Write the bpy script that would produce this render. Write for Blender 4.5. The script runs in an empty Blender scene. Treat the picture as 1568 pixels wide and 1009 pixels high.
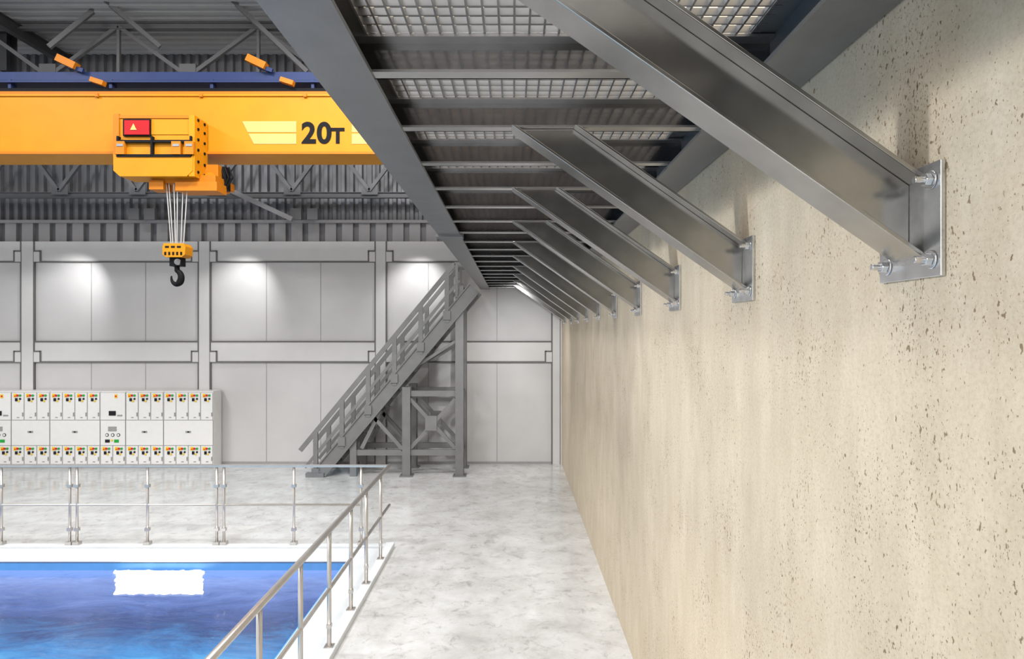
import bpy, bmesh, math, random
from mathutils import Vector, Matrix
random.seed(4)
F=956.0; CX=786.0; CY=508.0; H=3.6     # focal length (px) in a 1568-px wide frame, horizon, eye height
def P(px,py,Y): return Vector(((px-CX)*Y/F, Y, H-(py-CY)*Y/F))
def PX(px,Y): return (px-CX)*Y/F
def PZ(py,Y): return H-(py-CY)*Y/F
scene=bpy.context.scene
scene.view_settings.view_transform='Standard'

# ------------------------------------------------------------------ materials
def new_mat(name):
    m=bpy.data.materials.new(name); m.use_nodes=True
    nt=m.node_tree; b=nt.nodes['Principled BSDF']
    return m,nt,b
def N(nt,t,**kw):
    n=nt.nodes.new(t)
    for k,v in kw.items():
        if k in n.inputs: n.inputs[k].default_value=v
        else: setattr(n,k,v)
    return n
def L(nt,a,b): nt.links.new(a,b)
def mat(name,col,rough=0.5,metal=0.0,var=0.06,scale=6.0,bump=0.0,spec=0.5,emis=0):
    m,nt,b=new_mat(name)
    tc=N(nt,'ShaderNodeTexCoord'); nz=N(nt,'ShaderNodeTexNoise',Scale=scale,Detail=5.0)
    L(nt,tc.outputs['Object'],nz.inputs['Vector'])
    cr=N(nt,'ShaderNodeValToRGB')
    cr.color_ramp.elements[0].position=0.3; cr.color_ramp.elements[1].position=0.7
    cr.color_ramp.elements[0].color=tuple(max(0,c*(1-var)) for c in col)+(1,)
    cr.color_ramp.elements[1].color=tuple(min(1,c*(1+var)) for c in col)+(1,)
    L(nt,nz.outputs['Fac'],cr.inputs['Fac']); L(nt,cr.outputs['Color'],b.inputs['Base Color'])
    b.inputs['Roughness'].default_value=rough; b.inputs['Metallic'].default_value=metal
    b.inputs['Specular IOR Level'].default_value=spec
    if bump:
        bp=N(nt,'ShaderNodeBump',Strength=bump,Distance=0.01); n2=N(nt,'ShaderNodeTexNoise',Scale=scale*12,Detail=3.0)
        L(nt,tc.outputs['Object'],n2.inputs['Vector']); L(nt,n2.outputs['Fac'],bp.inputs['Height']); L(nt,bp.outputs['Normal'],b.inputs['Normal'])
    if emis:
        b.inputs['Emission Color'].default_value=tuple(col)+(1,); b.inputs['Emission Strength'].default_value=emis
    return m
def mul(nt,a,b,fac=1.0,mode='MULTIPLY'):
    mx=N(nt,'ShaderNodeMix',data_type='RGBA',blend_type=mode); mx.inputs[0].default_value=fac
    L(nt,a,mx.inputs[6]); L(nt,b,mx.inputs[7]); return mx.outputs[2]
def ramp(nt,fac,stops):
    cr=N(nt,'ShaderNodeValToRGB'); e=cr.color_ramp.elements
    while len(e)<len(stops): e.new(0.5)
    for i,(p,c) in enumerate(stops):
        e[i].position=p; e[i].color=(c+(1,)) if len(c)==3 else c
    L(nt,fac,cr.inputs['Fac']); return cr.outputs['Color']

def concrete_wall():
    m,nt,b=new_mat('beige_concrete'); tc=N(nt,'ShaderNodeTexCoord'); o=tc.outputs['Object']
    mp=N(nt,'ShaderNodeMapping'); mp.inputs['Scale'].default_value=(1,1.5,0.45); L(nt,o,mp.inputs['Vector'])
    n1=N(nt,'ShaderNodeTexNoise',Scale=3.0,Detail=8.0,Roughness=0.7); L(nt,mp.outputs[0],n1.inputs['Vector'])
    base=ramp(nt,n1.outputs['Fac'],[(0.3,(0.525,0.44,0.325)),(0.5,(0.58,0.495,0.375)),(0.7,(0.64,0.555,0.435))])
    nf=N(nt,'ShaderNodeTexNoise',Scale=60.0,Detail=6.0,Roughness=0.75); L(nt,o,nf.inputs['Vector'])
    fine=ramp(nt,nf.outputs['Fac'],[(0.32,(0.84,0.825,0.80)),(0.55,(1,1,1))])
    c=mul(nt,base,fine)
    mp2=N(nt,'ShaderNodeMapping'); mp2.inputs['Scale'].default_value=(1,1.3,0.75); L(nt,o,mp2.inputs['Vector'])
    n3=N(nt,'ShaderNodeTexNoise',Scale=2.2,Detail=4.0); L(nt,o,n3.inputs['Vector'])
    pits=None
    for sc,lo,dk in ((42.0,0.840,(0.44,0.38,0.31)),(95.0,0.815,(0.53,0.46,0.38))):
        n2=N(nt,'ShaderNodeTexNoise',Scale=sc,Detail=2.5,Roughness=0.55); L(nt,mp2.outputs[0],n2.inputs['Vector'])
        ad=N(nt,'ShaderNodeMath',operation='MULTIPLY_ADD'); ad.inputs[1].default_value=0.32
        L(nt,n3.outputs['Fac'],ad.inputs[0]); L(nt,n2.outputs['Fac'],ad.inputs[2])
        pit=ramp(nt,ad.outputs[0],[(lo,(1,1,1)),(lo+0.03,dk)])
        c=mul(nt,c,pit); pits=pit if pits is None else mul(nt,pits,pit)
    L(nt,c,b.inputs['Base Color']); b.inputs['Roughness'].default_value=0.75
    b.inputs['Specular IOR Level'].default_value=0.25
    bp=N(nt,'ShaderNodeBump',Strength=0.4,Distance=0.005); L(nt,pits,bp.inputs['Height'])
    bp2=N(nt,'ShaderNodeBump',Strength=0.18,Distance=0.004); L(nt,nf.outputs['Fac'],bp2.inputs['Height']); L(nt,bp.outputs[0],bp2.inputs['Normal'])
    L(nt,bp2.outputs[0],b.inputs['Normal']); return m
def floor_mat():
    m,nt,b=new_mat('polished_concrete'); o=N(nt,'ShaderNodeTexCoord').outputs['Object']
    n1=N(nt,'ShaderNodeTexNoise',Scale=1.6,Detail=9.0,Roughness=0.68,Distortion=0.3); L(nt,o,n1.inputs['Vector'])
    base=ramp(nt,n1.outputs['Fac'],[(0.32,(0.41,0.40,0.39)),(0.46,(0.51,0.505,0.495)),(0.6,(0.585,0.585,0.58)),(0.75,(0.65,0.65,0.645))])
    n2=N(nt,'ShaderNodeTexNoise',Scale=5.0,Detail=10.0,Roughness=0.8,Distortion=0.6); L(nt,o,n2.inputs['Vector'])
    f=ramp(nt,n2.outputs['Fac'],[(0.36,(0.70,0.685,0.67)),(0.47,(1,1,1))])
    L(nt,mul(nt,base,f),b.inputs['Base Color'])
    r=ramp(nt,n1.outputs['Fac'],[(0.35,(0.24,0.24,0.24)),(0.65,(0.08,0.08,0.08))]); L(nt,r,b.inputs['Roughness'])
    b.inputs['Specular IOR Level'].default_value=0.8
    return m
def water_mat():
    m,nt,b=new_mat('pool_water'); o=N(nt,'ShaderNodeTexCoord').outputs['Object']
    mp=N(nt,'ShaderNodeMapping'); mp.inputs['Scale'].default_value=(0.5,1.3,1); L(nt,o,mp.inputs['Vector'])
    n1=N(nt,'ShaderNodeTexNoise',Scale=1.6,Detail=9.0,Roughness=0.75,Distortion=1.0); L(nt,mp.outputs[0],n1.inputs['Vector'])
    sx=N(nt,'ShaderNodeSeparateXYZ'); L(nt,o,sx.inputs[0])
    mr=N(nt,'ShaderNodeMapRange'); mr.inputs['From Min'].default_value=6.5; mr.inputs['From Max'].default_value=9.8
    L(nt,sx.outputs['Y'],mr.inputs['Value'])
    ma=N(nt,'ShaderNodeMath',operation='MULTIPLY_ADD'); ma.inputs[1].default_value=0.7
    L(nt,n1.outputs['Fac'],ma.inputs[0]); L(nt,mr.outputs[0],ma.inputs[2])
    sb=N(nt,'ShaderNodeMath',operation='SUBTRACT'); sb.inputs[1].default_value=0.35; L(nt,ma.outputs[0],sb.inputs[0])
    c=ramp(nt,sb.outputs[0],[(0.0,(0.07,0.30,0.52)),(0.22,(0.04,0.15,0.35)),(0.42,(0.022,0.045,0.14)),(0.6,(0.045,0.085,0.25)),(0.95,(0.14,0.22,0.50))])  # depth tones plus reflections painted in: pale far end, dark middle band
    L(nt,c,b.inputs['Base Color']); b.inputs['Roughness'].default_value=0.04; b.inputs['IOR'].default_value=1.38
    n2=N(nt,'ShaderNodeTexNoise',Scale=6.0,Detail=5.0,Distortion=0.6); L(nt,mp.outputs[0],n2.inputs['Vector'])
    bp=N(nt,'ShaderNodeBump',Strength=0.16,Distance=0.05); L(nt,n2.outputs['Fac'],bp.inputs['Height']); L(nt,bp.outputs[0],b.inputs['Normal'])
    return m
def glass_mat():
    m,nt,b=new_mat('clear_glass'); nt.nodes.remove(b); out=nt.nodes['Material Output']
    t=N(nt,'ShaderNodeBsdfTransparent'); t.inputs[0].default_value=(0.99,0.995,0.995,1)
    g=N(nt,'ShaderNodeBsdfGlossy'); g.inputs['Roughness'].default_value=0.02
    mx=N(nt,'ShaderNodeMixShader'); mx.inputs[0].default_value=0.02
    L(nt,t.outputs[0],mx.inputs[1]); L(nt,g.outputs[0],mx.inputs[2]); L(nt,mx.outputs[0],out.inputs[0]); return m

M=dict(
 beige=concrete_wall(), floor=floor_mat(), water=water_mat(), glass=glass_mat(),
 steel=mat('painted_grey_steel',(0.175,0.175,0.178),0.32,0.35,0.08,5),
 web=mat('glossy_dark_steel',(0.24,0.24,0.245),0.12,1.0,0.15,5,0.03),
 flange=mat('bright_steel_flange',(0.46,0.46,0.46),0.25,0.85,0.08,6),
 brace=mat('brushed_grey_steel',(0.40,0.395,0.38),0.20,0.92,0.10,7),
 galv=mat('galvanised_plate',(0.68,0.68,0.68),0.24,0.9,0.14,14),
 bolt=mat('zinc_bolt',(0.72,0.72,0.72),0.22,0.95,0.1,30),
 grate=mat('grating_steel',(0.38,0.38,0.38),0.3,0.8,0.1,10),
 stair=mat('stair_steel',(0.17,0.168,0.165),0.45,0.3,0.08,4),
 rail=mat('stainless_rail',(0.56,0.53,0.50),0.28,0.8,0.06,8),
 panel=mat('wall_panel_paint',(0.50,0.49,0.485),0.55,0.0,0.04,1.2,0.05),
 pil=mat('pilaster_paint',(0.55,0.54,0.53),0.5,0.0,0.03,2),
 gap=mat('joint_shadow_gap',(0.12,0.115,0.11),0.7,0.0,0.05),
 seam=mat('panel_seam',(0.28,0.275,0.27),0.7,0.0,0.05),
 clad=mat('corrugated_cladding',(0.17,0.17,0.178),0.45,0.3,0.06,3),
 clad2=mat('cladding_pale',(0.27,0.26,0.26),0.5,0.2,0.05,3),
 roof=mat('roof_deck',(0.38,0.385,0.39),0.5,0.2,0.05,2),
 dark=mat('dark_steel',(0.06,0.062,0.068),0.5,0.3,0.08,4),
 truss=mat('truss_steel',(0.14,0.14,0.145),0.5,0.3,0.06,4),
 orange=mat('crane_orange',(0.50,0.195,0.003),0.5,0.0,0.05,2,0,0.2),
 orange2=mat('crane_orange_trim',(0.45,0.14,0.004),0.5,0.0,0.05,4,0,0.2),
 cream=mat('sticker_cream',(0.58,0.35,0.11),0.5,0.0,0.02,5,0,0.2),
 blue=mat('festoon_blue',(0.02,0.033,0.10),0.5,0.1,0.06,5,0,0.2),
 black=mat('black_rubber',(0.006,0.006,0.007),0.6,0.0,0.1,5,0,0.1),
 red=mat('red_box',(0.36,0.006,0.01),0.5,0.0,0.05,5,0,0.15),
 white=mat('cabinet_white',(0.68,0.675,0.66),0.4,0.0,0.02),
 wseam=mat('cabinet_seam',(0.27,0.27,0.26),0.6,0.0,0.02),
 lred=mat('lamp_red',(0.6,0.015,0.015),0.4,0,0.05,5,0,0.2), lgreen=mat('lamp_green',(0.02,0.32,0.05),0.4,0,0.05,5,0,0.2), lyel=mat('lamp_yellow',(0.75,0.5,0.02),0.4,0,0.05,5,0,0.2),
 screen=mat('screen_black',(0.01,0.01,0.012),0.3,0,0.05,5,0,0.2),
 coping=mat('pool_coping',(0.58,0.595,0.61),0.35,0.0,0.04,5),
 tile=mat('pool_tile',(0.10,0.30,0.60),0.3,0.0,0.05,5),
 wire=mat('wire_rope',(0.45,0.44,0.43),0.4,0.6),
 patchglow=mat('glowing_white',(0.95,0.95,0.95),0.6,0.0,0.01,5,0,0.5,0.5),  # own glow put in for the bright water patch, not a lamp
)
# ------------------------------------------------------------------ mesh builder
class B:
    def __init__(s,name): s.name=name; s.bm=bmesh.new(); s.ms=[]
    def mi(s,m):
        if m not in s.ms: s.ms.append(m)
        return s.ms.index(m)
    def hexa(s,c,m):
        vs=[s.bm.verts.new(v) for v in c]; k=s.mi(m)
        for f in ((0,3,2,1),(4,5,6,7),(0,1,5,4),(1,2,6,5),(2,3,7,6),(3,0,4,7)):
            fc=s.bm.faces.new([vs[i] for i in f]); fc.material_index=k
    def box(s,x0,x1,y0,y1,z0,z1,m):
        x0,x1=sorted((x0,x1)); y0,y1=sorted((y0,y1)); z0,z1=sorted((z0,z1))
        s.hexa([(x0,y0,z0),(x1,y0,z0),(x1,y1,z0),(x0,y1,z0),(x0,y0,z1),(x1,y0,z1),(x1,y1,z1),(x0,y1,z1)],m)
    def beam(s,a,b,w,h,m,up=(0,0,1),off=(0,0)):
        a=Vector(a); b=Vector(b); d=(b-a).normalized(); u=Vector(up)
        if abs(d.dot(u))>0.99: u=Vector((0,1,0))
        sd=d.cross(u).normalized(); u=sd.cross(d).normalized()
        o=sd*off[0]+u*off[1]; c=[]
        for p in (a,b):
            for i,j in ((-1,-1),(1,-1),(1,1),(-1,1)): c.append(p+o+sd*(i*w/2)+u*(j*h/2))
        s.hexa(c,m)
    def ibeam(s,a,b,wid,dep,m,up=(0,0,1),tw=0.012,tf=0.014):
        s.beam(a,b,tw,dep-tf,m,up); s.beam(a,b,wid,tf,m,up,(0,dep/2-tf/2)); s.beam(a,b,wid,tf,m,up,(0,-dep/2+tf/2))
    def cyl(s,a,b,r,m,seg=10,r2=None):
        a=Vector(a); b=Vector(b); d=(b-a).normalized(); u=Vector((0,0,1))
        if abs(d.dot(u))>0.99: u=Vector((0,1,0))
        sd=d.cross(u).normalized(); u=sd.cross(d).normalized(); r2=r if r2 is None else r2; k=s.mi(m)
        A=[];Bv=[]
        for i in range(seg):
            t=2*math.pi*i/seg; o=sd*math.cos(t)+u*math.sin(t)
            A.append(s.bm.verts.new(a+o*r)); Bv.append(s.bm.verts.new(b+o*r2))
        for i in range(seg):
            j=(i+1)%seg; f=s.bm.faces.new([A[i],A[j],Bv[j],Bv[i]]); f.material_index=k; f.smooth=seg>8
        s.bm.faces.new(A[::-1]).material_index=k; s.bm.faces.new(Bv).material_index=k
    def sweep(s,pts,rs,m,seg=12):  # smooth swept tube in the XZ plane
        k=s.mi(m); rings=[]
        for i,p in enumerate(pts):
            a=pts[max(0,i-1)]; c=pts[min(len(pts)-1,i+1)]; d=(c-a).normalized(); sd=Vector((0,1,0)); u=sd.cross(d).normalized()
            rings.append([s.bm.verts.new(p+(sd*math.cos(2*math.pi*j/seg)+u*math.sin(2*math.pi*j/seg))*rs[i]) for j in range(seg)])
        for r0,r1 in zip(rings[:-1],rings[1:]):
            for j in range(seg):
                f=s.bm.faces.new([r0[j],r0[(j+1)%seg],r1[(j+1)%seg],r1[j]]); f.material_index=k; f.smooth=True
        s.bm.faces.new(rings[0][::-1]).material_index=k; s.bm.faces.new(rings[-1]).material_index=k
    def prism(s,poly,y0,y1,m):   # poly in XZ
        k=s.mi(m); A=[s.bm.verts.new((x,y0,z)) for x,z in poly]; C=[s.bm.verts.new((x,y1,z)) for x,z in poly]; n=len(poly)
        s.bm.faces.new(A).material_index=k; s.bm.faces.new(C[::-1]).material_index=k
        for i in range(n):
            j=(i+1)%n; s.bm.faces.new([A[j],A[i],C[i],C[j]]).material_index=k
    def tube(s,pts,r,m,seg=8):
        for a,b in zip(pts[:-1],pts[1:]): s.cyl(a,b,r,m,seg)
    def done(s,bevel=0,parent=None):
        bmesh.ops.recalc_face_normals(s.bm,faces=s.bm.faces[:])
        me=bpy.data.meshes.new(s.name); s.bm.to_mesh(me); s.bm.free()
        for m in s.ms: me.materials.append(M[m])
        o=bpy.data.objects.new(s.name,me); scene.collection.objects.link(o)
        if bevel:
            md=o.modifiers.new('bevel','BEVEL'); md.width=bevel; md.segments=2; md.limit_method='ANGLE'
        if parent: o.parent=parent
        return o

XW=1.318; YB=17.03; XL=-24.0; YF=-3.0; ZR=11.2
# ------------------------------------------------------------------ room shell
b=B('floor')
b.box(-2.6,XW+0.2,YF,YB+0.2,-0.3,0,'floor'); b.box(XL,-2.6,9.78,YB+0.2,-0.3,0,'floor')
b.box(XL,-2.6,YF,9.78,-1.7,-1.5,'tile'); b.box(-2.64,-2.61,YF,9.7,-1.5,-0.01,'tile'); b.box(XL,-2.6,9.74,9.77,-1.5,-0.01,'tile'); b.done()
b=B('wall_right'); b.box(XW,XW+0.3,YF,YB+0.3,0,ZR,'beige'); b.done()
b=B('pool_water'); b.box(XL,-2.641,YF,9.739,-0.16,-0.12,'water'); b.done()
b=B('pool_coping')
b.box(XL,-1.98,9.74,10.42,0.001,0.03,'coping'); b.box(-2.6,-1.98,YF,9.74,0.001,0.03,'coping')
b.box(-2.12,-1.98,YF,10.42,0.03,0.09,'coping'); b.box(XL,-2.12,10.30,10.42,0.03,0.07,'coping')
b.done(0.008)
# made-up glowing sheet for a bright white patch on the water, ragged edge
b=B('white_water_patch')
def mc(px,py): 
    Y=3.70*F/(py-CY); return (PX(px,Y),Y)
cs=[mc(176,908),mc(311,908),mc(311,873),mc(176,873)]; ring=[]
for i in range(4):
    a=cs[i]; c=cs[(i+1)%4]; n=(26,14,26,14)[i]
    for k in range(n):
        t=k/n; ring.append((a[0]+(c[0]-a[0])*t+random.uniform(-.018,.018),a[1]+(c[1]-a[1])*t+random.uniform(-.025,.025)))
k=b.mi('patchglow'); A=[b.bm.verts.new((x,y,-0.118)) for x,y in ring]; C=[b.bm.verts.new((x,y,-0.10)) for x,y in ring]
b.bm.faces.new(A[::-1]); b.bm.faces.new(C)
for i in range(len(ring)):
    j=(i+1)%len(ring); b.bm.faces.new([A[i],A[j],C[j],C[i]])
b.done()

# back wall
ZT=PZ(370,YB)
b=B('wall_back')
b.box(XL,XW,YB,YB+0.3,0,ZT,'panel')
Y1=YB-0.05
def wx(px): return PX(px,YB)
def wz(py): return PZ(py,YB)
pil=[(-236,-216),(34,54),(305,323),(575,592),(845,858)]
bands=[(370,401),(523,554)]
for a,c in pil:
    b.box(wx(a),wx(c) if c<850 else XW,Y1,YB,0,ZT,'pil')
    for e in (a,c): b.box(wx(e)-0.018,wx(e)+0.018 if e!=858 else wx(e),Y1-0.006,YB,0,ZT,'gap')
spans=[(-216,34),(54,305),(323,575),(592,845)]
for (ta,tb) in bands:
    for (a,c) in spans+[(-560,-236)]:
        b.box(wx(a)+.02,wx(c)-.02,Y1+0.01,YB,wz(tb),wz(ta),'pil')
        for e in (ta,tb):
            if e==370: continue
            b.box(wx(a)+.02,wx(c)-.02,Y1-0.004,YB,wz(e)-0.02,wz(e)+0.02,'gap')
        for xx,sg in ((a,1),(c,-1)):
            t=(tb-ta)*0.52
            X0=wx(xx); X1=wx(xx+sg*10)
            yt=tb-t
            b.box(X0,X1,Y1-0.012,YB,wz(yt)-0.02,wz(yt)+0.02,'gap')
            b.box(X1-0.02,X1+0.02,Y1-0.012,YB,wz(tb),wz(yt)+0.02,'gap')
            b.box(X0,X1,Y1-0.008,YB,wz(tb),wz(yt),'pil')
for px in (-133,-50,140,223,408,491,656,761):
    b.box(wx(px)-0.008,wx(px)+0.008,YB-0.006,YB,0,ZT,'seam')
b.box(XL,XW,YB-0.02,YB,0,0.06,'seam')
b.done()
# upper cladding
b=B('wall_back_cladding')
b.box(XL,XW,YB+0.12,YB+0.3,ZT,ZR,'clad')
z2=PZ(340,YB)
x=XL
while x<XW-0.3:
    b.box(x,x+0.30,YB+0.02,YB+0.12,ZT,z2,'clad2'); x+=0.46
x=XL
while x<XW-0.15:
    b.hexa([(x,YB+0.12,z2),(x+0.03,YB+0.03,z2),(x+0.12,YB+0.03,z2),(x+0.15,YB+0.12,z2),(x,YB+0.12,ZR),(x+0.03,YB+0.03,ZR),(x+0.12,YB+0.03,ZR),(x+0.15,YB+0.12,ZR)],'clad'); x+=0.235
b.box(XL,XW,YB-0.06,YB+0.12,z2-0.03,z2+0.05,'clad2')
b.done()
# roof
b=B('ceiling')
b.box(XL,XW+0.3,YF,YB+0.3,ZR,ZR+0.15,'roof')
y=YF
while y<YB:
    b.box(XL,XW,y,y+0.13,ZR-0.07,ZR,'roof'); y+=0.30
b.done()
# roof trusses
def truss(name,Y,pyb,x0,x1,zt,step,xs):
    b=B(name); zb=PZ(pyb,Y)
    b.ibeam((x0,Y,zb),(x1,Y,zb),0.16,0.18,'truss'); b.ibeam((x0,Y,zt),(x1,Y,zt),0.16,0.16,'truss')
    x=xs
    while x<x1-step:
        b.beam((x,Y,zb),(x+step,Y,zt),0.09,0.09,'truss')
        b.beam((x+step,Y,zt),(x+2*step,Y,zb),0.09,0.09,'truss')
        b.beam((x+step,Y,zb),(x+step,Y,zt),0.07,0.07,'truss')
        b.box(x-0.2,x+0.2,Y-0.06,Y+0.06,zb,zb+0.3,'truss'); x+=2*step
    return b.done()
truss('roof_truss',15.2,118,XL,XW-0.02,ZR-0.17,1.7,PX(75,15.2)-6.8)
b=B('roof_bracing')
for xx in (PX(-330,16),PX(20,15),PX(470,15)):
    b.ibeam((xx,9.0,ZR-0.3),(xx,YB,ZR-0.3),0.16,0.3,'dark')
for (p,q) in (((160,0),(245,72)),((355,0),(470,110)),((75,72),(175,-10))):
    b.beam(P(*p,14.4),P(*q,14.9),0.10,0.10,'truss')
b.done()
b=B('steel_column')
xc=PX(8,15.6); b.ibeam((xc,15.6,PZ(112,15.6)),(xc,15.6,ZR),0.34,0.34,'dark',up=(0,1,0)); b.done()
# wall girt truss
b=B('wall_girt_truss'); Y=16.6
z=PZ(299,Y); b.ibeam((XL,Y,z),(XW-.02,Y,z),0.14,0.15,'truss')
zt=PZ(215,Y)
xs=PX(95,Y); st=(PX(213,Y)-PX(95,Y))
for i in range(-4,8):
    xa=xs+i*st
    if xa+st>XW: break
    b.box(xa-0.22,xa+0.22,Y-0.09,Y-0.07,z,z+0.28,'truss')
    b.beam((xa,Y-0.1,z+0.1),(xa-st/2,Y-0.1,zt),0.09,0.09,'truss'); b.beam((xa,Y-0.1,z+0.1),(xa+st/2,Y-0.1,zt),0.09,0.09,'truss')
    b.beam((xa,Y,z),(xa,Y,zt+1.2),0.10,0.10,'truss')
b.beam((XL,Y,zt),(XW-.02,Y,zt),0.12,0.12,'truss')
zl=PZ(328,Y)
for px in (208,232,455,480):
    xx=PX(px,Y); b.box(xx-0.14,xx+0.14,Y-0.1,Y,zl-0.16,zl+0.14,'truss')
b.beam(P(335,283,16.3),P(448,336,16.3),0.12,0.12,'clad2')
b.done()

# ------------------------------------------------------------------ overhead crane
yc=12.0
b=B('overhead_crane')
zb,zt=PZ(235,yc),PZ(147,yc); xa,xb=XL+0.5,1.1
b.box(xa,xb,yc+0.03,yc+0.72,zb+0.02,zt,'orange')
b.box(xa,xb,yc,yc+0.78,zb-0.01,zb+0.03,'orange'); b.box(xa,xb,yc,yc+0.78,zt,zt+0.04,'orange')
b.box(xa,xb,yc-0.02,yc+0.0,zb-0.015,zb+0.035,'orange2')
b.box(xa,xb,yc+0.1,yc+0.16,zt+0.04,zt+0.13,'orange2')
b.box(xa,xb,yc+0.12,yc+0.2,zt+0.13,zt+0.2,'black')
b.box(xa,xb,yc+0.4,yc+0.6,PZ(123,yc+.4),PZ(110,yc+.4),'blue')
b.box(xa,xb,yc+0.3,yc+0.7,PZ(126,yc+.3),PZ(123,yc+.3),'blue')
for px in (-500,-190,110,400,690):
    c=P(px-5,97,yc+0.3)
    b.beam(c+Vector((-0.2,0,0.10)),c+Vector((0.16,0,-0.07)),0.16,0.14,'orange2')
    b.beam(c+Vector((0.0,0.02,-0.05)),c+Vector((0.28,0.02,-0.14)),0.06,0.08,'blue')
    c=P(px+38,126,yc+0.05)
    b.beam(c+Vector((-0.1,0,0.05)),c+Vector((0.15,0,-0.03)),0.12,0.09,'orange2')
for x in range(-22,1,2):
    b.box(x,x+0.06,yc+0.35,yc+0.5,zt+0.04,PZ(123,yc+.4),'blue')
    b.box(x-0.03,x+0.03,yc-0.025,yc+0.02,zt-0.02,zt+0.05,'orange2')
def sticker(pts): b.prism([(PX(p,yc),PZ(q,yc)) for p,q in pts],yc+0.022,yc+0.031,'cream')
sticker([(370,185),(453,185),(453,202),(378.5,202)]); sticker([(379.5,204),(453,204),(453,220),(388,220)])
sticker([(538,185),(600,185),(610,202),(538,202)]); sticker([(538,204),(611,204),(620,220),(538,220)])
# hoist trolley
y0,y1=11.55,12.0
def bx(p0,p1,q0,q1,m,ya=y0,yb=None,yy=None):
    yy=yy or ya; b.box(PX(p0,yy),PX(p1,yy),ya,yb if yb is not None else ya+0.05,PZ(q0,yy),PZ(q1,yy),m)
bx(178,293,181,240,'orange',y0,y1)
b.prism([(PX(p,y0),PZ(q,y0)) for p,q in ((176,238),(297,238),(297,262),(288,271),(186,271),(176,262))],y0-0.05,y1-0.05,'orange')
bx(173,182,174,240,'orange2',y0-0.03,y1); bx(289,298,176,270,'orange',y0-0.04,y1)
bx(176,297,176,181,'orange2',y0-0.02,y1)
bx(188,230,182,208,'black',y0-0.05,y0+0.01); bx(190,228,184,206,'red',y0-0.07,y0)
b.prism([(PX(203,y0),PZ(201,y0)),(PX(213,y0),PZ(201,y0)),(PX(208,y0),PZ(191,y0))],y0-0.08,y0-0.07,'cream')
bx(230,289,184,206,'orange',y0-0.015,y0+0.01)
for q in (214,236): bx(178,292,q,q+4,'black',y0-0.07,y0-0.02)
for p in (176,262,282): bx(p,p+14,216,236,'orange2',y0-0.09,y0+0.01); bx(p+2,p+12,220,224,'steel',y0-0.1,y0)
for p in (178,230,290): bx(p,p+3,208,238,'black',y0-0.08,y0)
for q in (182,196,212,228,246,262):
    for yy in (y0+0.08,y0+0.32):
        c=Vector((PX(298,y0-0.04),yy,PZ(q,y0))); b.cyl(c+Vector((-0.02,0,0)),c+Vector((0.02,0,0)),0.028,'black',8)
bx(232,330,268,280,'orange2',y0+0.15,y1+0.5); bx(228,250,276,290,'orange2',y0+0.1,y0+0.4); bx(268,332,278,292,'orange2',y0+0.1,y0+0.5)
bx(305,334,252,288,'orange2',y0+0.35,y1+0.4); b.cyl(P(322,272,y0+.3),P(322,272,y0+.5),0.1,'orange',12); b.cyl(P(322,272,y0+.28),P(322,272,y0+.5),0.05,'black',12)
bx(334,346,255,290,'black',y0+0.5,y0+0.7)
for dx in (0.02,0.1,0.18):
    b.tube([P(336,256,y0+.5)+Vector((dx,0,0)),P(342,272,y0+.5)+Vector((dx,0,0)),P(338,290,y0+.5)+Vector((dx*0.5,0,0))],0.018,'black',6)
yr=11.75
for p,q in ((254,262),(258,265),(266,269),(272,271),(281,277),(288,281)):
    b.cyl(P(p,270,yr),P(q,376,yr),0.011,'wire',6)
b.prism([(PX(p,yr),PZ(q,yr)) for p,q in ((257,374),(286,374),(290,379),(289,391),(284,395),(260,395),(255,391),(255,379))],yr-0.14,yr+0.14,'orange')
for p in (259,268,277): b.box(PX(p,yr),PX(p+6,yr),yr-0.145,yr+0.1,PZ(381,yr),PZ(378,yr),'black')
for p in (258,264,270,276,282): b.box(PX(p,yr),PX(p+3,yr),yr-0.146,yr+0.1,PZ(392,yr),PZ(387,yr),'black')
b.box(PX(263,yr),PX(281,yr),yr-0.08,yr+0.08,PZ(408,yr),PZ(395,yr),'black')
b.cyl(P(272,401,yr-.1),P(272,401,yr+.1),0.06,'steel',12)
c=P(270,425,yr); R=0.125; pts=[P(271,404,yr)]; rs=[0.045]
n=40
for i in range(n+1):
    t=i/n; a=80-275*t
    pts.append(c+Vector((math.cos(math.radians(a))*R*0.74,0,math.sin(math.radians(a))*R)))
    rs.append(0.045+0.017*math.sin(min(1,t*2.0)*math.pi/2) if t<0.45 else 0.062-(t-0.45)/0.55*0.050)
b.sweep(pts,rs,'black')
b.box(0.75,1.1,yc-0.8,yc+1.6,zb-0.35,zb+0.0,'orange')
crane=b.done(0.006)
def txt(body,size,px,py,off):
    cu=bpy.data.curves.new('capacity_text','FONT'); cu.body=body; cu.size=size; cu.extrude=0.004; cu.offset=off; cu.space_character=1.06
    t=bpy.data.objects.new('capacity_text',cu); scene.collection.objects.link(t)
    bpy.context.view_layer.update()
    dg=bpy.context.evaluated_depsgraph_get(); me=bpy.data.meshes.new_from_object(t.evaluated_get(dg)); bpy.data.objects.remove(t)
    o=bpy.data.objects.new('capacity_lettering',me); scene.collection.objects.link(o)
    me.materials.clear(); me.materials.append(M['black'])
    o.rotation_euler=(math.radians(90),0,0); o.location=P(px,py,yc)+Vector((0,0.025,0)); o.parent=crane
txt('20',0.56,461,218,0.018); txt('T',0.40,507,218,0.016)
b=B('crane_runway_beam'); b.ibeam((0.93,9.5,zb-0.35-0.2),(0.93,YB,zb-0.35-0.2),0.25,0.4,'dark')
for y in (10.5,13,15.5): b.box(0.93,XW,y,y+0.2,zb-0.95,zb-0.75,'dark')
b.done()

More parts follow.
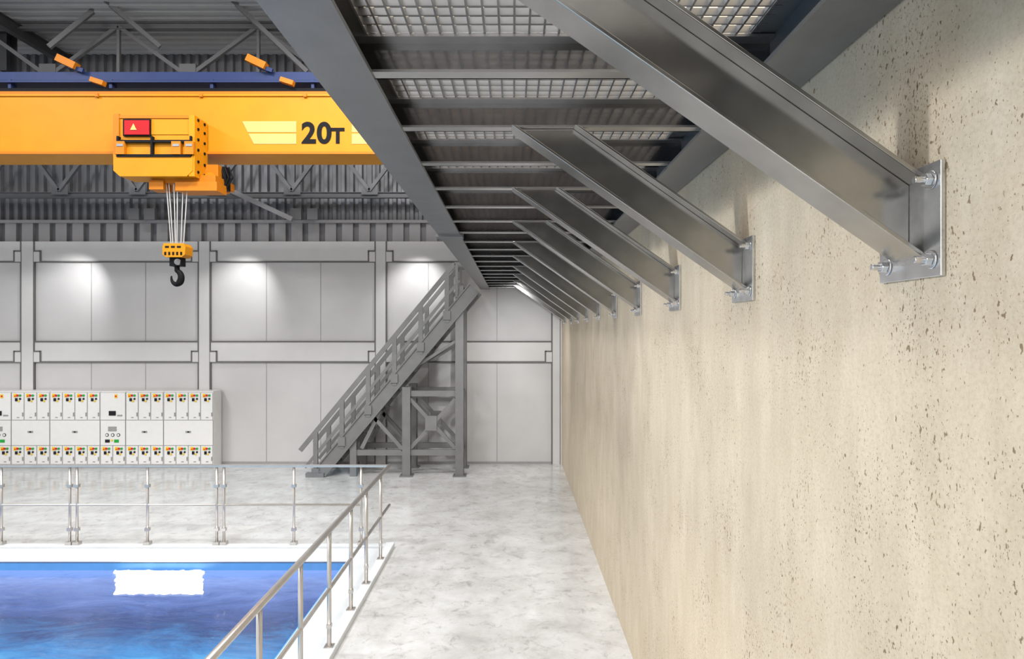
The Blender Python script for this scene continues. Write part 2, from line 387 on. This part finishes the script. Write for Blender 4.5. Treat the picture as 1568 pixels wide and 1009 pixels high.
# ------------------------------------------------------------------ walkway
ZP=H+1.155
b=B('elevated_steel_walkway')
ys,ye=-1.5,YB-0.07
b.ibeam((-0.76,ys,ZP+0.11),(-0.76,ye,ZP+0.11),0.26,0.24,'steel',tw=0.02,tf=0.02)
b.ibeam((1.18,ys,ZP+0.08),(1.18,ye,ZP+0.08),0.255,0.24,'steel',tw=0.02,tf=0.02)
b.box(-0.92,-0.6,7.36,7.55,ZP-0.035,ZP-0.01,'steel'); b.box(-0.92,-0.6,7.54,7.56,ZP-0.035,ZP+0.24,'steel')
y=0.56-1.5
while y<ye-0.1:
    tf=0.012
    b.box(-0.75,1.18,y+0.035,y+0.045,ZP,ZP+0.17,'web')
    b.box(-0.75,1.18,y-0.035,y+0.045,ZP,ZP+tf,'flange'); b.box(-0.75,1.18,y-0.035,y+0.045,ZP+0.17-tf,ZP+0.17,'flange')
    y+=0.75
zg=ZP+0.172
x=-0.66
while x<1.10:
    b.box(x,x+0.009,ys,ye,zg,zg+0.035,'grate'); x+=0.066
y=ys
while y<ye:
    b.box(-0.66,1.10,y,y+0.009,zg+0.005,zg+0.035,'grate'); y+=0.075
b.done()
# braces
def brace_mesh():
    b=B('steel_wall_brace'); Xe=XW-0.016; s=0.70; zl=0.235; zu=0.50; zt=1.154; t=0.018
    def X(z0,z): return Xe-(z-z0)/s
    def para(a,c,y0,y1): b.prism([(Xe,H+a),(Xe,H+c),(X(c,zt),H+zt),(X(a,zt),H+zt)],y0,y1,'brace')
    para(zl,zl+t,-0.08,0.08); para(zu-t,zu,-0.08,0.08); para(zl+t,zu-t,-0.006,0.006)
    b.box(Xe,XW-0.001,-0.16,0.16,H+0.171,H+0.527,'galv')
    for yy in (-0.115,0.115):
        for zz in (0.225,0.473):
            c=Vector((Xe,yy,H+zz))
            b.cyl(c,c+Vector((-0.005,0,0)),0.030,'bolt',20); b.cyl(c+Vector((-0.005,0,0)),c+Vector((-0.026,0,0)),0.021,'bolt',6)
            b.cyl(c+Vector((-0.02,0,0)),c+Vector((-0.055,0,0)),0.011,'bolt',12)
    return b
o=brace_mesh().done(0.005); o.location.y=2.06
for k in range(1,10):
    c=o.copy(); c.name='steel_wall_brace'; scene.collection.objects.link(c); c.location.y=2.06+1.5*k
c=o.copy(); c.name='steel_wall_brace'; scene.collection.objects.link(c); c.location.y=0.56

# ------------------------------------------------------------------ staircase
b=B('steel_staircase'); YN,YR=15.5,16.6
Ym=16.0
A0=P(500,716,Ym); A1=P(728,443,Ym)
d=A1-A0
u=Vector((-d.z,0,d.x)).normalized()
for Y in (YN,YR):
    p0=Vector((A0.x,Y,A0.z)); p1=Vector((A1.x,Y,A1.z))
    b.beam(p0,p1,0.03,0.30,'stair')
    b.beam(p0+u*0.15,p1+u*0.15,0.10,0.03,'stair'); b.beam(p0-u*0.15,p1-u*0.15,0.10,0.03,'stair')
    b.box(A0.x-0.35,A0.x+0.1,Y-0.08,Y+0.08,0,0.10,'stair')
    r0=Vector((PX(470,Ym),Y,PZ(684,Ym))); r1=Vector((PX(699,Ym),Y,PZ(407,Ym)))
    b.beam(r0,r1,0.05,0.11,'stair')
    dd=Vector((0.12,0,-0.42)); b.beam(r0+dd,r1+dd,0.04,0.07,'stair')
    for i in range(6):
        t=0.10+i*0.17; c=r0.lerp(r1,t)
        zs=A0.z+(c.x-A0.x)*d.z/d.x
        b.box(c.x-0.055,c.x+0.055,Y-0.03,Y+0.03,zs-0.05,c.z,'stair')
        b.box(c.x-0.09,c.x+0.09,Y-0.06,Y-0.03,zs+0.02,zs+0.24,'stair')
n=20
for i in range(n):
    t=(i+0.5)/n; c=A0+d*t
    b.box(c.x-0.13,c.x+0.13,YN,YR,c.z-0.02,c.z+0.02,'stair')
for Y in (YN+0.1,YR):
    for px,top in ((627,590),(706,430)):
        xx=PX(px,16.0); zt_=PZ(top,16.0) if px!=706 else ZP
        b.ibeam((xx,Y,0),(xx,Y,zt_),0.20,0.20,'stair',up=(0,1,0),tf=0.025,tw=0.02); b.box(xx-0.16,xx+0.16,Y-0.16,Y+0.16,0,0.03,'stair')
    b.box(PX(548,16)-0.08,PX(548,16)+0.08,Y-0.08,Y+0.08,0,PZ(668,16),'stair')
    def br(p,q,w=0.1): b.beam((PX(p[0],16),Y,PZ(p[1],16)),(PX(q[0],16),Y,PZ(q[1],16)),0.08,w,'stair')
    br((627,600),(706,600),.14); br((548,688),(706,688),.14)
    br((632,608),(700,682),.09); br((632,682),(700,608),.09); br((560,682),(588,625),.09); br((575,632),(622,684),.09)
    b.box(PX(655,16),PX(672,16),Y-0.07,Y-0.05,PZ(655,16),PZ(633,16),'stair')
    br((678,492),(700,478),.07); br((640,560),(700,522),.07)
for px in (627,706):
    for q in (600,688): b.box(PX(px,16)-0.05,PX(px,16)+0.05,YN+.1,YR,PZ(q,16)-0.05,PZ(q,16)+0.05,'stair')
b.ibeam((PX(706,16),YN,ZP-0.1),(PX(706,16),YR,ZP-0.1),0.14,0.18,'stair')
for Y in (YN,YR):
    ln_a=Vector((PX(699,Ym),Y,PZ(407,Ym))); b.beam(ln_a,(PX(722,16),Y,PZ(407,Ym)),0.05,0.08,'stair')
    b.box(PX(700,16),PX(704,16),Y-.03,Y+.03,ZP-0.3,PZ(407,Ym),'stair')
b.done()

# ------------------------------------------------------------------ electrical cabinets
def cabinet(pa,pb,cols,special):
    b=B('electrical_switchgear_cabinet'); Y=16.5; X0,X1=PX(pa,Y)+0.006,PX(pb,Y)-0.006; Z1=PZ(599,Y)
    b.box(X0,X1,Y,16.96,0.0,Z1,'white'); b.box(X0,X1,Y-0.004,Y,0,0.07,'wseam')
    zs=[0.10,PZ(682,Y),PZ(643,Y),Z1-0.03]
    def door(xa,xb,za,zb_):
        b.box(xa,xb,Y-0.006,Y-0.0005,za,zb_,'wseam'); b.box(xa+0.008,xb-0.008,Y-0.02,Y-0.001,za+0.008,zb_-0.008,'white')
    W=(X1-X0)
    if special:
        door(X0,X1,zs[1],zs[2]); door(X0,X1,zs[2],zs[3])
        cx=(X0+X1)/2
        b.box(cx-0.10,cx+0.08,Y-0.035,Y,zs[2]+0.12,zs[2]+0.24,'screen')
        b.box(cx-0.12,cx+0.10,Y-0.03,Y,zs[1]+0.38,zs[1]+0.50,'wseam')
        for i in range(3): b.cyl((cx-0.15+i*0.15,Y-0.03,zs[1]+0.28),(cx-0.15+i*0.15,Y,zs[1]+0.28),0.045,'screen',12); b.cyl((cx-0.15+i*0.15,Y-0.034,zs[1]+0.28),(cx-0.15+i*0.15,Y,zs[1]+0.28),0.03,'white',12)
        b.box(cx-0.2,cx-0.08,Y-0.03,Y,zs[1]+0.08,zs[1]+0.16,'screen'); b.box(cx+0.04,cx+0.16,Y-0.03,Y,zs[1]+0.08,zs[1]+0.16,'lgreen')
        b.cyl((cx-0.02,Y-0.04,zs[1]+0.14),(cx-0.02,Y,zs[1]+0.14),0.025,'lyel',8)
        b.box(cx+0.05,cx+0.12,Y-0.03,Y,zs[3]-0.15,zs[3]-0.05,'lyel'); b.box(cx+0.06,cx+0.11,Y-0.034,Y,zs[3]-0.12,zs[3]-0.08,'lred')
        b.box(cx+0.12,cx+0.25,Y-0.03,Y,zs[2]+0.10,zs[2]+0.14,'wseam'); cols=2
    else: door(X0,X1,zs[1],zs[2]); b.box((X0+X1)/2-0.07,(X0+X1)/2+0.07,Y-0.03,Y,(zs[1]+zs[2])/2+0.0,(zs[1]+zs[2])/2+0.05,'wseam'); b.box((X0+X1)/2-0.02,(X0+X1)/2+0.03,Y-0.035,Y,(zs[1]+zs[2])/2+0.01,(zs[1]+zs[2])/2+0.04,'screen')
    for (za,zb_,low) in ((zs[2],zs[3],0),(zs[0],zs[1],1)):
        if special and not low: continue
        w=W/cols
        for i in range(cols):
            xa=X0+i*w; door(xa+0.006,xa+w-0.006,za,zb_)
            c=xa+w*0.5; zt=zb_-0.08
            b.box(c-0.105,c-0.035,Y-0.032,Y,zt-0.05,zt+0.045,'lyel'); b.box(c-0.085,c-0.045,Y-0.034,Y,zt-0.03,zt,'lred')
            b.cyl((c+0.0,Y-0.045,zt),(c+0.0,Y,zt),0.03,'lred',8); b.cyl((c+0.07,Y-0.045,zt),(c+0.07,Y,zt),0.03,'lgreen',8)
            b.box(c-0.06,c+0.0,Y-0.04,Y,zt-0.15,zt-0.07,'screen'); b.cyl((c+0.07,Y-0.04,zt-0.09),(c+0.07,Y,zt-0.09),0.026,'screen',8)
            b.cyl((c+0.035,Y-0.04,zt-0.15),(c+0.035,Y,zt-0.15),0.024,'lyel',8)
            b.box(c-0.02,c+0.04,Y-0.03,Y,za+0.06,za+0.08,'wseam'); b.box(xa+w-0.04,xa+w-0.02,Y-0.04,Y,za+0.1,za+0.2,'wseam')
    b.done()
for a,c,n_,s_ in ((-98,-20,4,0),(-20,18,2,1),(18,77,3,0),(77,154,4,0),(154,193,2,1),(193,251,3,0),(251,327,4,0)): cabinet(a,c,n_,s_)

# ------------------------------------------------------------------ pool railings
YR0=10.36; zt=1.39; zm=PZ(773,YR0)
def post(b,x,y,h):
    b.cyl((x,y,0.071),(x,y,h),0.021,'rail',12)
    b.box(x-0.05,x+0.05,y-0.05,y+0.05,0.071,0.12,'rail')
    for z in (0.3,h-0.35): b.box(x-0.035,x+0.035,y-0.03,y+0.03,z,z+0.05,'rail')
b=B('pool_railing')
b.box(XL,-2.04,YR0-0.04,YR0+0.04,zt-0.03,zt+0.0,'rail'); b.cyl((XL,YR0,zm),(PX(553,YR0),YR0,zm),0.018,'rail')
ps=[450,343,332,226,118,107,2,-107,-118,-222,-333,-344]
for p in ps: post(b,PX(p,YR0),YR0,zt-0.02)
post(b,PX(553,YR0),YR0,zt-0.02)
pp=sorted(ps+[553])
for a,c in zip(pp[:-1],pp[1:]):
    if c-a>30: b.box(PX(a,YR0)+0.05,PX(c,YR0)-0.05,YR0+0.025,YR0+0.035,0.1,zt-0.06,'glass')
b.done()
b=B('pool_railing'); XR=-2.055
b.cyl((XR,0.5,zt-0.01),(XR,YR0,zt-0.01),0.032,'rail',14); b.cyl((XR,0.5,zm),(XR,YR0,zm),0.022,'rail',12)
yps=[9.66,8.72,7.9,6.97,6.03,5.05,4.1,3.1,2.1,1.1]
for y in yps:
    b.cyl((XR,y,0.091),(XR,y,zt-0.02),0.025,'rail',12); b.box(XR-0.05,XR+0.05,y-0.05,y+0.05,0.091,0.10,'rail')
    for z in (0.3,): b.box(XR-0.025,XR+0.025,y-0.03,y+0.03,z,z+0.04,'rail')
for a,c in zip(yps[1:],yps[:-1]): b.box(XR-0.035,XR-0.027,a+0.05,c-0.05,0.12,zt-0.06,'glass')
b.done()

# ------------------------------------------------------------------ lights
w=bpy.data.worlds.new('world'); scene.world=w; w.use_nodes=True
bg=w.node_tree.nodes['Background']; bg.inputs[0].default_value=(1.0,0.99,0.98,1); bg.inputs[1].default_value=1.15
def area(name,loc,tgt,sx,sy,pw,col=(1,1,1)):
    l=bpy.data.lights.new(name,'AREA'); l.shape='RECTANGLE'; l.size=sx; l.size_y=sy; l.energy=pw; l.color=col
    o=bpy.data.objects.new(name,l); scene.collection.objects.link(o); o.location=loc
    o.rotation_euler=(Vector(tgt)-Vector(loc)).to_track_quat('-Z','Y').to_euler(); return o
for i,(x,y) in enumerate(((-5,2),(-5,7.5),(-12,2),(-12,7.5),(-0.5,4),(-0.5,9))):
    area('roof_fill_light',(x,y,10.7),(x,y+1.5,0),2.2,1.2,570)  # unseen area fills added under the roof to brighten the hall
def spot(loc,tgt,pw,ang,blend=1.0,r=0.08):
    l=bpy.data.lights.new('wall_wash_spot','SPOT'); l.energy=pw; l.spot_size=math.radians(ang); l.spot_blend=blend; l.shadow_soft_size=r
    o=bpy.data.objects.new('wall_wash_spot',l); scene.collection.objects.link(o); o.location=loc
    o.rotation_euler=(Vector(tgt)-Vector(loc)).to_track_quat('-Z','Y').to_euler()
for px in (110,370,640): spot((PX(px,15.9),15.9,5.8),(PX(px,YB),YB,4.55),150,84,0.9,0.03)
for px in (790,): spot((PX(px,13.6),13.6,4.6),(PX(px,YB),YB,1.9),360,95)  # added spot without a known fixture, brightens the end bay under the walkway
spot((-17,2.0,7.6),(1.3,3.6,4.0),6000,24,0.7,0.35)

cam=bpy.data.cameras.new('camera'); co=bpy.data.objects.new('camera',cam); scene.collection.objects.link(co)
co.location=(0,0,H); co.rotation_euler=(math.radians(90),0,0); cam.sensor_width=36
cam.lens=36*F/1568
cam.shift_x=-(CX-784)/1568; cam.shift_y=(CY-504.5)/1568; cam.clip_start=0.05
scene.camera=co
